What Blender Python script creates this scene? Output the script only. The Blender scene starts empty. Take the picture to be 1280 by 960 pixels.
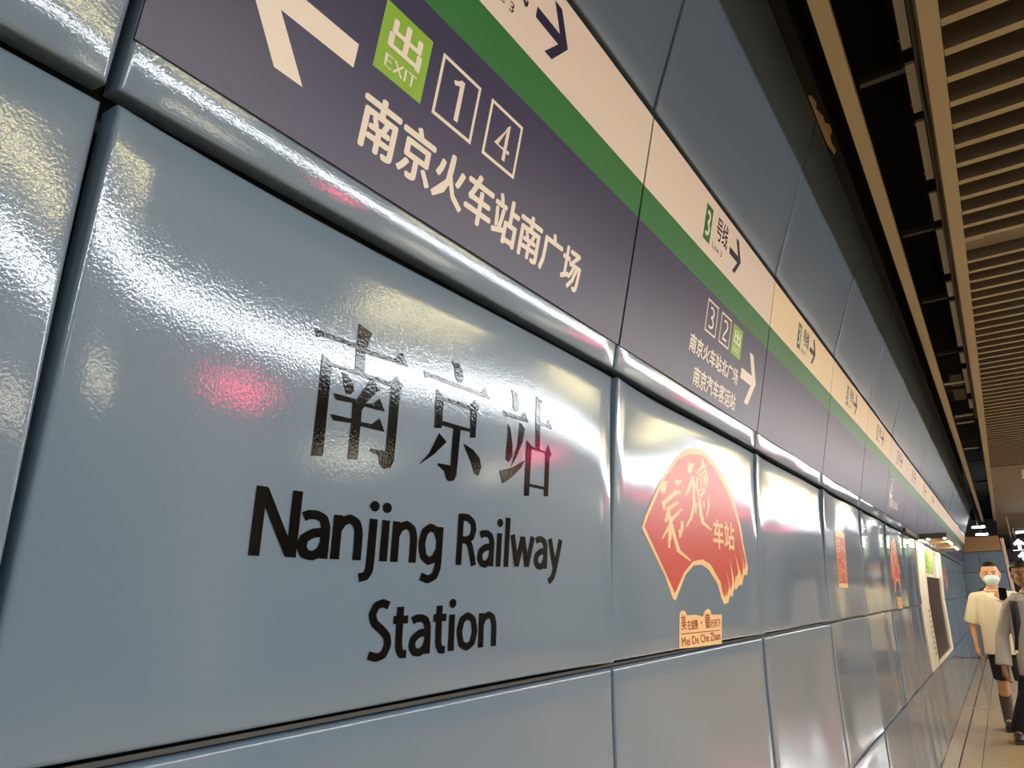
import bpy, bmesh, math, random
from mathutils import Vector, Matrix
random.seed(7)
C = bpy.context.collection
SC = bpy.context.scene
V = Vector

# ------------------------------------------------------------------ camera
cam_d = bpy.data.cameras.new('camera'); cam = bpy.data.objects.new('camera', cam_d); C.objects.link(cam)
SC.camera = cam
cam_d.sensor_fit = 'HORIZONTAL'; cam_d.sensor_width = 36.0
cam_d.lens = 878.477 / 1280 * 36.0
cam_d.clip_start = 0.02; cam_d.clip_end = 200
# columns: camera right, camera forward, camera up in the world
RR = ((0.8295145647, -0.5267233425, 0.1856558844),
      (0.5578956608, 0.7967821576, -0.2321434440),
      (-0.0256518727, 0.2961430632, 0.9547990718))
M3 = Matrix(((RR[0][0], RR[0][2], -RR[0][1]), (RR[1][0], RR[1][2], -RR[1][1]), (RR[2][0], RR[2][2], -RR[2][1])))
cam.matrix_world = Matrix.Translation((0, 0, 1.48)) @ M3.to_4x4()

# ------------------------------------------------------------------ world, exposure, light levels
w = bpy.data.worlds.new('World'); SC.world = w; w.use_nodes = True
w.node_tree.nodes['Background'].inputs[0].default_value = (0.8, 0.85, 1, 1)
w.node_tree.nodes['Background'].inputs[1].default_value = 0.05
SC.view_settings.view_transform = 'Standard'; SC.view_settings.look = 'None'
SC.view_settings.gamma = 1.0; SC.view_settings.use_curve_mapping = False
SC.view_settings.exposure = 0.55
TUBE_W = 30.0      # long white platform luminaires
WARM_W = 20.0      # warm downlight strips
CANOPY_W = 80.0    # tubes under the small canopy
LED_W = 45.0       # red LED displays

# ------------------------------------------------------------------ helpers
def srgb(r, g, b):
    f = lambda c: ((c / 255) / 12.92 if c / 255 <= 0.04045 else ((c / 255 + 0.055) / 1.055) ** 2.4)
    return (f(r), f(g), f(b), 1)

def mat(name, col, rough=0.5, metal=0.0, spec=0.5, emit=0.0, noise=0.0, nscale=8, bump=0.0, bscale=60, coat=0.0, coat_rough=0.05, emitcol=None, bdist=0.001):
    m = bpy.data.materials.new(name); m.use_nodes = True
    nt = m.node_tree; N = nt.nodes; L = nt.links; b = N['Principled BSDF']
    b.inputs['Base Color'].default_value = col
    b.inputs['Roughness'].default_value = rough
    b.inputs['Metallic'].default_value = metal
    b.inputs['Specular IOR Level'].default_value = spec
    b.inputs['Coat Weight'].default_value = coat
    b.inputs['Coat Roughness'].default_value = coat_rough
    if emit:
        b.inputs['Emission Color'].default_value = emitcol or col
        b.inputs['Emission Strength'].default_value = emit
    tc = N.new('ShaderNodeTexCoord')
    if noise:
        n = N.new('ShaderNodeTexNoise'); n.inputs['Scale'].default_value = nscale; n.inputs['Detail'].default_value = 4
        L.new(tc.outputs['Object'], n.inputs['Vector'])
        mx = N.new('ShaderNodeMix'); mx.data_type = 'RGBA'
        mx.inputs['A'].default_value = tuple(c * (1 - noise) for c in col[:3]) + (1,)
        mx.inputs['B'].default_value = tuple(min(1, c * (1 + noise)) for c in col[:3]) + (1,)
        L.new(n.outputs['Fac'], mx.inputs['Factor']); L.new(mx.outputs['Result'], b.inputs['Base Color'])
    if bump:
        n = N.new('ShaderNodeTexNoise'); n.inputs['Scale'].default_value = bscale; n.inputs['Detail'].default_value = 2
        L.new(tc.outputs['Object'], n.inputs['Vector'])
        bp = N.new('ShaderNodeBump'); bp.inputs['Strength'].default_value = bump; bp.inputs['Distance'].default_value = bdist
        L.new(n.outputs['Fac'], bp.inputs['Height']); L.new(bp.outputs['Normal'], b.inputs['Normal'])
        if coat: L.new(bp.outputs['Normal'], b.inputs['Coat Normal'])
    return m

M = {}
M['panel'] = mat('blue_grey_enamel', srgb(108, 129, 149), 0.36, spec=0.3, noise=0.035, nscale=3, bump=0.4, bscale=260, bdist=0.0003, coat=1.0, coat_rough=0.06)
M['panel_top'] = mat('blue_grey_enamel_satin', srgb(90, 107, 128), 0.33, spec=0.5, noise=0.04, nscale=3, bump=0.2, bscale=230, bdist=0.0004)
M['dark'] = mat('dark_joint', srgb(16, 17, 18), 0.6)
M['rail'] = mat('grey_joint_rail', srgb(92, 96, 98), 0.35, metal=0.6)
M['black'] = mat('black_void', srgb(9, 8, 7), 0.85)
M['navy'] = mat('navy_sign_film', srgb(46, 40, 80), 0.36, spec=0.55, noise=0.04, nscale=6)
M['green'] = mat('green_sign_film', srgb(44, 116, 56), 0.38, spec=0.5)
M['cream'] = mat('cream_sign_film', srgb(236, 220, 208), 0.42, spec=0.4)
M['cream_warm'] = mat('warm_cream_sign_film', srgb(246, 226, 190), 0.42, spec=0.4)  # a yellower cream for some of the boards
M['white_ink'] = mat('white_ink', srgb(244, 232, 218), 0.42, spec=0.4)
M['navy_ink'] = mat('navy_ink', srgb(36, 26, 62), 0.4, spec=0.4)
M['lime'] = mat('lime_green_ink', srgb(140, 186, 52), 0.42, spec=0.4)
M['board_edge'] = mat('sign_edge', srgb(40, 32, 34), 0.6)
M['letter'] = mat('gloss_black_letter', srgb(9, 8, 8), 0.08, spec=0.25, bump=0.3, bscale=230, bdist=0.0004)
M['red'] = mat('red_print', srgb(206, 82, 70), 0.3, spec=0.5)
M['peach'] = mat('peach_print', srgb(250, 208, 150), 0.32, spec=0.5)
M['redtext'] = mat('dark_red_print', srgb(160, 50, 36), 0.35)
M['beam'] = mat('tan_painted_metal', srgb(158, 141, 108), 0.45, noise=0.05, nscale=2)
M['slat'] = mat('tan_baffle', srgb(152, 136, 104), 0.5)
M['slat_side'] = mat('shaded_baffle_side', srgb(84, 72, 54), 0.6)  # shade between the slats, put into the colour of their sides
M['ceil'] = mat('brown_ceiling_panel', srgb(104, 88, 66), 0.5, noise=0.05)
M['tray'] = mat('pale_tray', srgb(186, 178, 158), 0.5)
M['cable'] = mat('brown_grey_cable', srgb(120, 106, 92), 0.5)
M['strut'] = mat('dark_strut', srgb(70, 64, 56), 0.6)
M['tan'] = mat('torn_tan_paper', srgb(178, 150, 104), 0.8, noise=0.15, nscale=40)
M['tile'] = mat('beige_granite', srgb(186, 156, 112), 0.12, spec=0.7, noise=0.12, nscale=7, bump=0.05, bscale=20)
M['grout'] = mat('floor_joint', srgb(62, 48, 36), 0.7)
M['fascia'] = mat('beige_fascia', srgb(170, 136, 96), 0.4, noise=0.08, nscale=3)
M['white'] = mat('white_metal', srgb(225, 215, 195), 0.4)
M['glass'] = mat('brown_glass', srgb(52, 38, 24), 0.3, spec=0.3, noise=0.25, nscale=5)
M['tube'] = mat('white_tube', (1, 1, 1, 1), emit=TUBE_W, emitcol=(0.90, 0.95, 1.0, 1))
M['warm'] = mat('warm_tube', (1, 1, 1, 1), emit=WARM_W, emitcol=(1, 0.84, 0.42, 1))
M['warm2'] = mat('warm_far_panel', (1, 1, 1, 1), emit=7.0, emitcol=(1, 0.88, 0.6, 1))
M['ctube'] = mat('canopy_tube', (1, 1, 1, 1), emit=CANOPY_W, emitcol=(1, 0.95, 0.72, 1))
M['led'] = mat('red_led', (1, 0.1, 0.2, 1), emit=LED_W, emitcol=(1, 0.05, 0.16, 1))
M['backlit'] = mat('backlit_white', (1, 1, 1, 1), emit=1.0, emitcol=(1, 1, 1, 1))
M['backlit_lime'] = mat('backlit_lime', srgb(120, 200, 50), emit=0.6, emitcol=srgb(130, 215, 50))
M['signbox'] = mat('dark_sign_box', srgb(24, 18, 52), 0.4)
M['wallfar'] = mat('warm_grey_cladding', srgb(150, 140, 126), 0.3, noise=0.06)
M['pillar'] = mat('beige_pillar', srgb(196, 182, 158), 0.25, noise=0.05)
M['column'] = mat('pale_pink_column', srgb(226, 196, 186), 0.3)
M['skin'] = mat('light_skin', srgb(222, 168, 128), 0.5, noise=0.04, nscale=10)
M['skin2'] = mat('tan_skin', srgb(150, 104, 74), 0.5, noise=0.05, nscale=10)
M['hair'] = mat('black_hair', srgb(22, 17, 16), 0.6, bump=0.5, bscale=150)
M['shirt1'] = mat('cream_white_cotton', srgb(240, 228, 200), 0.85, bump=0.3, bscale=14, bdist=0.01)
M['shirt2'] = mat('pale_grey_cotton', srgb(176, 166, 154), 0.8, bump=0.4, bscale=10, bdist=0.012)
M['shorts'] = mat('charcoal_cotton', srgb(36, 34, 36), 0.85)
M['trousers'] = mat('navy_cotton', srgb(24, 24, 40), 0.85)
M['sock'] = mat('grey_sock', srgb(92, 84, 78), 0.9)
M['shoe'] = mat('dark_shoe', srgb(34, 28, 24), 0.5)
M['sole'] = mat('shoe_sole', srgb(70, 58, 46), 0.7)
M['mask'] = mat('pale_blue_mask', srgb(222, 238, 240), 0.8)
M['phone'] = mat('black_phone', srgb(12, 12, 14), 0.2)
M['strap'] = mat('black_webbing', srgb(14, 13, 14), 0.7)
M['eye'] = mat('dark_eye', srgb(30, 20, 16), 0.3)
M['lip'] = mat('lip', srgb(150, 84, 72), 0.5)

def obj(name, bm, m, parent=None, smooth=False):
    me = bpy.data.meshes.new(name)
    if isinstance(bm, bmesh.types.BMesh):
        bm.to_mesh(me); bm.free()
    else:
        me.from_pydata(bm[0], [], bm[1])
    for k in (m if isinstance(m, (list, tuple)) else [m]): me.materials.append(k)
    if smooth:
        for p in me.polygons: p.use_smooth = True
    o = bpy.data.objects.new(name, me); C.objects.link(o)
    if parent: o.parent = parent
    return o

def tag(o, label=None, cat=None, group=None, kind=None):
    if label: o['label'] = label
    if cat: o['category'] = cat
    if group: o['group'] = group
    if kind: o['kind'] = kind
    return o

def thing(name, label, cat, group=None, loc=(0, 0, 0)):
    o = bpy.data.objects.new(name, None); C.objects.link(o); o.location = loc; o.empty_display_size = 0.1
    bpy.context.view_layer.update()
    return tag(o, label, cat, group)

def put(o, parent):
    """parent o to an empty that may be moved: keep world coordinates"""
    o.parent = parent; o.matrix_parent_inverse = Matrix.Translation(-parent.location)
    return o

def box(bm, a, b, bev=0.0):
    a, b = V(a), V(b)
    r = bmesh.ops.create_cube(bm, size=1.0)
    c = (a + b) / 2; s = b - a
    for v in r['verts']: v.co = V((v.co.x * s.x, v.co.y * s.y, v.co.z * s.z)) + c
    if bev:
        es = list({e for v in r['verts'] for e in v.link_edges})
        bmesh.ops.bevel(bm, geom=es, offset=bev, segments=2, affect='EDGES', profile=0.5)
    return r

def bx(name, a, b, m, parent=None, bev=0.0):
    bm = bmesh.new(); box(bm, a, b, bev); return obj(name, bm, m, parent)

def tube(bm, pts, r, seg=8):
    rings = []
    for i, p in enumerate(pts):
        p = V(p); d = (V(pts[min(i + 1, len(pts) - 1)]) - V(pts[max(i - 1, 0)])).normalized()
        u = d.orthogonal().normalized() if abs(d.z) > .99 else d.cross(V((0, 0, 1))).normalized()
        t = d.cross(u); rr = r[i] if isinstance(r, (list, tuple)) else r
        rings.append([bm.verts.new(p + u * math.cos(2 * math.pi * k / seg) * rr + t * math.sin(2 * math.pi * k / seg) * rr) for k in range(seg)])
    for A, B in zip(rings, rings[1:]):
        for k in range(seg): bm.faces.new((A[k], A[(k + 1) % seg], B[(k + 1) % seg], B[k]))
    bm.faces.new(rings[0][::-1]); bm.faces.new(rings[-1])
    bmesh.ops.recalc_face_normals(bm, faces=bm.faces)

# ------------------------------------------------------------------ wall profile (curved wall, rows of panels)
PITCH = 1.2; Y00 = 0.284
PR = {'A': (-.277, 3.302), 'B': (-.522, 2.675), 'D': (-.688, 2.002), 'E': (-.744, 1.343), 'F': (-.756, .683), 'G': (-.747, 0.0)}
AMP = {'BD': (.0024, .0015), 'DE': (.006, .007), 'EF': (.004, .005), 'FG': (.004, .005), 'AB': (.002, .002)}
ROW = {}
for r in AMP:
    t, b = PR[r[0]], PR[r[1]]; L = math.hypot(t[0] - b[0], t[1] - b[1])
    ROW[r] = (b, ((t[0] - b[0]) / L, (t[1] - b[1]) / L), L)
def disp(row, Y, v):
    A, B = AMP[row]; L = ROW[row][2]
    j = math.floor((Y - Y00) / PITCH); a = ((Y - Y00) / PITCH - j) * 2 - 1; b = 2 * v / L - 1
    if row == 'DE' and j >= 1: A = .0078
    d = A * (b ** 4 - .35) + B * (a ** 4 - .35)
    if row == 'DE': d += -.007 * a ** 5 * b + .0033 * math.sin(math.pi * a) * b      # slight twist of the sheet
    return d
def surf(row, Y, v, off=0.0, d=True):
    (bx_, bz_), (tx, tz), L = ROW[row]
    q = off + (disp(row, Y, v) if d else 0)
    return V((bx_ + tx * v + tz * q, Y, bz_ + tz * v - tx * q))

T = {"NAN":[[[0.5899,0.4983],[0.6674,0.4978],[0.6671,0.5296],[0.6956,0.5223],[0.6905,0.5126],[0.6891,0.4969],[0.7473,0.4977],[0.7603,0.5114],[0.7765,0.4931],[0.6858,0.4898],[0.6872,0.461],[0.6697,0.4605],[0.6671,0.4925],[0.6063,0.4913],[0.5951,0.4875]],[[0.6082,0.4668],[0.625,0.4589],[0.7443,0.4604],[0.7544,0.4717],[0.7695,0.4596],[0.764,0.45],[0.7629,0.3434],[0.756,0.332],[0.7435,0.329],[0.7346,0.3341],[0.7305,0.3463],[0.7134,0.3501],[0.713,0.3538],[0.744,0.3549],[0.744,0.4535],[0.6265,0.4548],[0.6272,0.3301],[0.6082,0.3272]],[[0.6461,0.4505],[0.657,0.4495],[0.6682,0.4407],[0.6707,0.4297],[0.6655,0.423],[0.6573,0.4228],[0.6523,0.4305]],[[0.7026,0.4562],[0.7228,0.4445],[0.6952,0.4172],[0.7098,0.419],[0.722,0.4304],[0.7352,0.4125],[0.6942,0.4118],[0.6891,0.4056],[0.6896,0.3883],[0.711,0.3894],[0.7257,0.4005],[0.7381,0.3827],[0.6893,0.3822],[0.6897,0.3347],[0.6718,0.332],[0.6717,0.3831],[0.6388,0.3809],[0.6321,0.3884],[0.6716,0.3894],[0.6707,0.4119],[0.6403,0.4098],[0.6343,0.4183],[0.6779,0.4186]]],"JING":[[[0.8785,0.5299],[0.8956,0.5299],[0.9101,0.5224],[0.9145,0.5083],[0.9109,0.4991],[0.9014,0.4976],[0.893,0.5043],[0.8894,0.5183]],[[0.8128,0.4957],[0.966,0.495],[0.9773,0.5067],[0.9944,0.4883],[0.8929,0.4881],[0.8291,0.489],[0.8181,0.4851]],[[0.8474,0.4743],[0.8677,0.4641],[0.9385,0.4647],[0.9501,0.4778],[0.9649,0.4664],[0.9587,0.4588],[0.9582,0.4121],[0.9435,0.4096],[0.9404,0.458],[0.8672,0.4584],[0.8673,0.4246],[0.9419,0.4246],[0.944,0.4196],[0.9159,0.4181],[0.9143,0.3673],[0.9125,0.341],[0.9078,0.3322],[0.8959,0.3287],[0.8876,0.3309],[0.8808,0.3439],[0.8639,0.3507],[0.8642,0.3542],[0.896,0.3552],[0.8969,0.4171],[0.8674,0.4168],[0.8662,0.4119],[0.8487,0.4093]],[[0.8617,0.4031],[0.8818,0.3918],[0.8517,0.3661],[0.8183,0.3454],[0.8412,0.3667]],[[0.9259,0.3968],[0.9543,0.3904],[0.9739,0.3786],[0.9803,0.3646],[0.9729,0.3476],[0.9625,0.3499],[0.9506,0.3678]]],"ZHAN":[[[1.0579,0.5224],[1.0802,0.5166],[1.0886,0.5027],[1.0857,0.4859],[1.077,0.4826],[1.0674,0.4878],[1.0662,0.5082]],[[1.0337,0.4752],[1.0958,0.4768],[1.1072,0.4888],[1.1223,0.4701],[1.0452,0.468],[1.0402,0.466]],[[1.0529,0.4569],[1.0625,0.4485],[1.0729,0.4176],[1.0739,0.3976],[1.0642,0.3843],[1.0538,0.3884],[1.0536,0.4045],[1.0563,0.4348]],[[1.0932,0.4659],[1.1118,0.4564],[1.1051,0.428],[1.0873,0.3972],[1.0714,0.3774],[1.0785,0.3958],[1.0897,0.4203]],[[1.1163,0.3959],[1.1048,0.3795],[1.0774,0.3596],[1.0466,0.3429],[1.036,0.3647],[1.0758,0.3767]],[[1.1456,0.5286],[1.1704,0.5225],[1.1648,0.5123],[1.1644,0.4796],[1.1883,0.4795],[1.1975,0.4928],[1.2112,0.4738],[1.166,0.4726],[1.1687,0.4247],[1.1904,0.4233],[1.1983,0.4403],[1.2122,0.4213],[1.2056,0.4135],[1.2063,0.337],[1.1908,0.3354],[1.1906,0.4207],[1.1387,0.421],[1.1369,0.3308],[1.1199,0.329],[1.1198,0.4356],[1.1406,0.4261],[1.1528,0.4254]],[[1.1373,0.3537],[1.1918,0.3538],[1.1923,0.3481],[1.1369,0.348]]],"FAN_OUT":[[1.6589,0.3056],[1.6816,0.3369],[1.7855,0.438],[1.9044,0.5208],[1.9662,0.5492],[2.0303,0.5669],[2.0974,0.5751],[2.1505,0.5703],[2.2251,0.5526],[2.3243,0.5202],[2.4178,0.464],[2.4878,0.3752],[2.5157,0.3226],[2.4991,0.3398],[2.5563,0.2295],[2.5417,0.2046],[2.5135,0.2064],[2.4851,0.1711],[2.4602,0.1731],[2.4204,0.1559],[2.4031,0.1623],[2.3787,0.1331],[2.3593,0.1415],[2.3354,0.1171],[2.2945,0.113],[2.2705,0.1301],[2.2364,0.174],[2.1522,0.2163],[2.0934,0.2284],[2.025,0.2248],[1.9583,0.1978],[1.8759,0.1294],[1.8573,0.1347],[1.8016,0.1954]],"FAN_IN":[[1.6747,0.3111],[1.701,0.3385],[1.8177,0.4487],[1.9195,0.5144],[1.9981,0.5438],[2.0724,0.5536],[2.1242,0.5568],[2.2158,0.5352],[2.3135,0.4924],[2.395,0.4449],[2.4656,0.3736],[2.4845,0.3411],[2.5086,0.2908],[2.5332,0.2513],[2.5237,0.2198],[2.4803,0.2984],[2.5052,0.2327],[2.487,0.1972],[2.4208,0.2739],[2.4507,0.214],[2.4278,0.1964],[2.3786,0.2722],[2.4217,0.2049],[2.4115,0.175],[2.3637,0.2589],[2.3847,0.1832],[2.3677,0.1539],[2.3265,0.22],[2.3486,0.1663],[2.3243,0.1336],[2.3097,0.1826],[2.3146,0.1418],[2.2949,0.1338],[2.2632,0.1822],[2.1718,0.2324],[2.1004,0.244],[2.0203,0.2358],[1.9484,0.2048],[1.8731,0.1482],[1.8025,0.2089]],"FAN_ST":[[[1.7829,0.4388],[1.7834,0.4064],[1.8162,0.4086],[1.8382,0.4433]],[[1.8821,0.4497],[1.9129,0.4377],[1.9442,0.4582],[1.9297,0.4605],[1.9136,0.4525],[1.9076,0.4587]],[[1.9346,0.4267],[1.8925,0.4256],[1.7915,0.3834],[1.7997,0.3621],[1.8139,0.3638],[1.8168,0.3791],[1.9089,0.4168],[1.9278,0.4167]],[[1.8258,0.3316],[1.8525,0.3606],[1.8459,0.3772],[1.833,0.376],[1.8249,0.3602],[1.8059,0.3323]],[[1.8541,0.3681],[1.9192,0.3925],[1.9096,0.3969],[1.8388,0.3755]],[[1.8648,0.3375],[1.9461,0.3759],[1.9343,0.3792],[1.8464,0.343]],[[1.823,0.3689],[1.8431,0.3321],[1.7847,0.2866],[1.7939,0.2852],[1.8673,0.3323],[1.841,0.3721]],[[1.8448,0.3316],[1.8429,0.2863],[1.8552,0.2868],[1.8656,0.3329]],[[1.8477,0.3279],[1.8826,0.2877],[1.8962,0.2898],[1.8697,0.3317]],[[1.9282,0.3431],[1.9239,0.3214],[1.9119,0.2959],[1.9233,0.2955],[1.9498,0.3218],[1.9482,0.3446]],[[1.9922,0.5176],[1.9897,0.4872],[2.0211,0.4896],[2.0448,0.5222]],[[2.0176,0.4802],[1.9688,0.4212],[1.9874,0.4208],[2.0499,0.4801]],[[2.0305,0.4797],[2.026,0.4],[1.9995,0.3584],[1.964,0.3299],[1.973,0.3287],[2.0215,0.3574],[2.0498,0.4017],[2.0486,0.4821]],[[2.1012,0.5432],[2.1116,0.5287],[2.0586,0.4937],[2.0681,0.4923],[2.1374,0.529],[2.1213,0.5479]],[[2.1165,0.5158],[2.1545,0.528],[2.1479,0.534],[2.1059,0.5257]],[[2.0632,0.4842],[2.0509,0.4552],[2.0724,0.4276],[2.0825,0.4294],[2.073,0.4582],[2.08,0.4857]],[[2.0948,0.4888],[2.1389,0.5113],[2.1406,0.4905],[2.1396,0.4628],[2.1503,0.4637],[2.1642,0.4937],[2.1453,0.52],[2.0829,0.4916]],[[2.0938,0.4878],[2.0956,0.4546],[2.1052,0.4556],[2.1097,0.4898]],[[2.1203,0.4973],[2.1223,0.4637],[2.132,0.4648],[2.1365,0.4994]],[[2.0819,0.4411],[2.1381,0.4576],[2.1335,0.4606],[2.0746,0.446]],[[2.1238,0.4548],[2.0791,0.4276],[2.0927,0.4252],[2.1473,0.451]],[[2.0704,0.4213],[2.0813,0.3745],[2.0992,0.3474],[2.1832,0.3331],[2.1926,0.3374],[2.1246,0.3547],[2.1106,0.3786],[2.0925,0.4245]],[[2.0461,0.4047],[2.0453,0.3753],[2.0558,0.3761],[2.0637,0.4062]],[[2.1111,0.4167],[2.118,0.3963],[2.1291,0.3976],[2.1296,0.4189]],[[2.1544,0.4332],[2.1579,0.4064],[2.1401,0.3715],[2.1485,0.3716],[2.177,0.4077],[2.1689,0.4352]],[[1.8459,0.3242],[1.8937,0.2579],[1.9939,0.235],[2.0032,0.239],[1.9192,0.2639],[1.8663,0.3278]],[[1.8337,0.3211],[1.8309,0.2648],[1.8458,0.2653],[1.8587,0.3225]],[[1.9082,0.3186],[1.9146,0.2972],[1.929,0.2983],[1.932,0.3206]]],"PLATE":[[1.8792,0.0089],[1.9011,0.0965],[1.9172,0.1036],[1.9425,0.1016],[1.9562,0.0898],[2.0264,0.0895],[2.0881,0.0822],[2.1087,0.0983],[2.1396,0.1032],[2.1607,0.097],[2.1636,0.0856],[2.2656,0.0834],[2.2423,-0.0006],[1.9678,0.0056]]}

# ------------------------------------------------------------------ the wall of enamelled panels
bmw = bmesh.new()
pts = [V((-1.02, 0, 0))] + [V((PR[k][0] - .05, 0, PR[k][1])) for k in 'GFEDBA'] + [V((-.30, 0, 4.3)), V((-1.02, 0, 4.3))]
YA, YB = -4.6, 20.0
va = [bmw.verts.new((p.x, YA, p.z)) for p in pts]; vb = [bmw.verts.new((p.x, YB, p.z)) for p in pts]
for i in range(len(pts)):
    k = (i + 1) % len(pts); bmw.faces.new((va[i], vb[i], vb[k], va[k]))
bmw.faces.new(va); bmw.faces.new(vb[::-1]); bmesh.ops.recalc_face_normals(bmw, faces=bmw.faces)
wall = tag(obj('wall_left', bmw, M['black']), kind='structure')

GV = {'AB': (.007, .0), 'BD': (.010, .008), 'DE': (.006, .010), 'EF': (.006, .007), 'FG': (.004, .006)}   # gap below, gap above
def panel(row, j, parent, m):
    L = ROW[row][2]; y0 = Y00 + j * PITCH + .0055; y1 = y0 + PITCH - .011
    g0, g1 = GV[row]; v0 = g0; v1 = L - g1; R = .0065 if j < 3 else .003
    rim = [R * q for q in (0, .1, .28, .58, 1)]
    near = j < 6
    nu, nv = (22, 14) if near else (10, 8)
    us = [y0 + a for a in rim] + [y0 + .0065 + (y1 - y0 - .013) * k / nu for k in range(1, nu)] + [y1 - a for a in rim[::-1]]
    vs = [v0 + a for a in rim] + [v0 + .0065 + (v1 - v0 - .013) * k / nv for k in range(1, nv)] + [v1 - a for a in rim[::-1]]
    rnd = random.Random(j * 31 + ord(row[0]))
    t1, t2, p1, p2 = rnd.uniform(-1, 1), rnd.uniform(-1, 1), rnd.uniform(0, 6), rnd.uniform(0, 6)
    def drop(e):
        return 0 if e >= R else (R - math.sqrt(max(0, R * R - (R - e) ** 2)))
    V_, F_ = [], []
    for vv in vs:
        for u in us:
            e1 = drop(min(u - y0, y1 - u)); e2 = drop(min(vv - v0, v1 - vv))
            a = (u - y0) / (y1 - y0); b = (vv - v0) / (v1 - v0)
            wob = .0007 * math.sin(a * 5 + p1 + b * 2) + .0005 * math.sin(b * 6 + p2 - a * 3) if j < 2 else (.0026 if row in ('DE', 'EF') else .0013) * math.sin(a * 7 + p1 + .6 * b) + .0008 * math.sin(a * 13 + p2) + .0006 * math.sin(b * 5 + p2)
            wob *= 0 if row == 'DE' and j in (0, 1) else 1
            off = wob + .0012 * t1 * (a - .5) * (0 if (row, j) in (('DE', 0), ('DE', 1)) else 1) - max(e1, e2)
            V_.append(tuple(surf(row, u, vv, off)))
    n = len(us)
    for r in range(len(vs) - 1):
        for k in range(n - 1): F_.append((r * n + k, r * n + k + 1, (r + 1) * n + k + 1, (r + 1) * n + k))
    # folded returns going back into the joint
    base = len(V_); ring = list(range(n)) + [r * n + n - 1 for r in range(1, len(vs))] + [(len(vs) - 1) * n + k for k in range(n - 2, -1, -1)] + [r * n for r in range(len(vs) - 2, 0, -1)]
    (bx_, bz_), (tx, tz), _ = ROW[row]
    for q in ring:
        x, y, z = V_[q]; V_.append((x - tz * .03, y, z + tx * .03))
    for k in range(len(ring)):
        k2 = (k + 1) % len(ring); F_.append((ring[k2], ring[k], base + k, base + k2))
    return obj('wall_panel', (V_, F_), m, parent, smooth=True)

for row in ('AB', 'BD', 'DE', 'EF', 'FG'):
    for j in range(-2, 16):
        if row in ('DE', 'EF') and j in (7, 8, 9): continue
        if row == 'FG' and j < 1: continue
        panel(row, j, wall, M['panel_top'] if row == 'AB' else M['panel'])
# thin metal rails inside the horizontal joints
for row, off in (('EF', .006), ('AB', .004)):
    (b_, t_, L) = ROW[row]
    top = PR[row[0]] if row == 'EF' else PR[row[1]]
    bx('joint_rail', (top[0] - .03, -2, top[1] - .0045), (top[0] - .010, 19.9, top[1] + .001), M['rail'], wall)

# ------------------------------------------------------------------ prints and letters laid on the panels
def densify(bm, du, dv):
    if not bm.faces: return
    xs = [v.co.x for v in bm.verts]; ys = [v.co.y for v in bm.verts]
    k = math.ceil(min(xs) / du)
    while k * du < max(xs):
        bmesh.ops.bisect_plane(bm, geom=bm.verts[:] + bm.edges[:] + bm.faces[:], plane_co=(k * du, 0, 0), plane_no=(1, 0, 0)); k += 1
    k = math.ceil(min(ys) / dv)
    while k * dv < max(ys):
        bmesh.ops.bisect_plane(bm, geom=bm.verts[:] + bm.edges[:] + bm.faces[:], plane_co=(0, k * dv, 0), plane_no=(0, 1, 0)); k += 1

def lay(name, bm, row, off, m, parent, flat=False):
    if not flat: densify(bm, .05, .05)
    for f in bm.faces:
        if f.normal.z < 0: f.normal_flip()
    for v in bm.verts: v.co = surf(row, v.co.x, v.co.y, off + v.co.z, d=not flat)
    return obj(name, bm, m, parent)

def polys(lst):
    bm = bmesh.new()
    for p in lst:
        vs = [bm.verts.new((x, y, 0)) for x, y in p]
        f = bm.faces.new(vs)
    bm.normal_update()
    bmesh.ops.triangulate(bm, faces=bm.faces[:], ngon_method='EAR_CLIP')
    bm.normal_update()
    for f in bm.faces:
        if f.normal.z < 0: f.normal_flip()
    return bm

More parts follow.
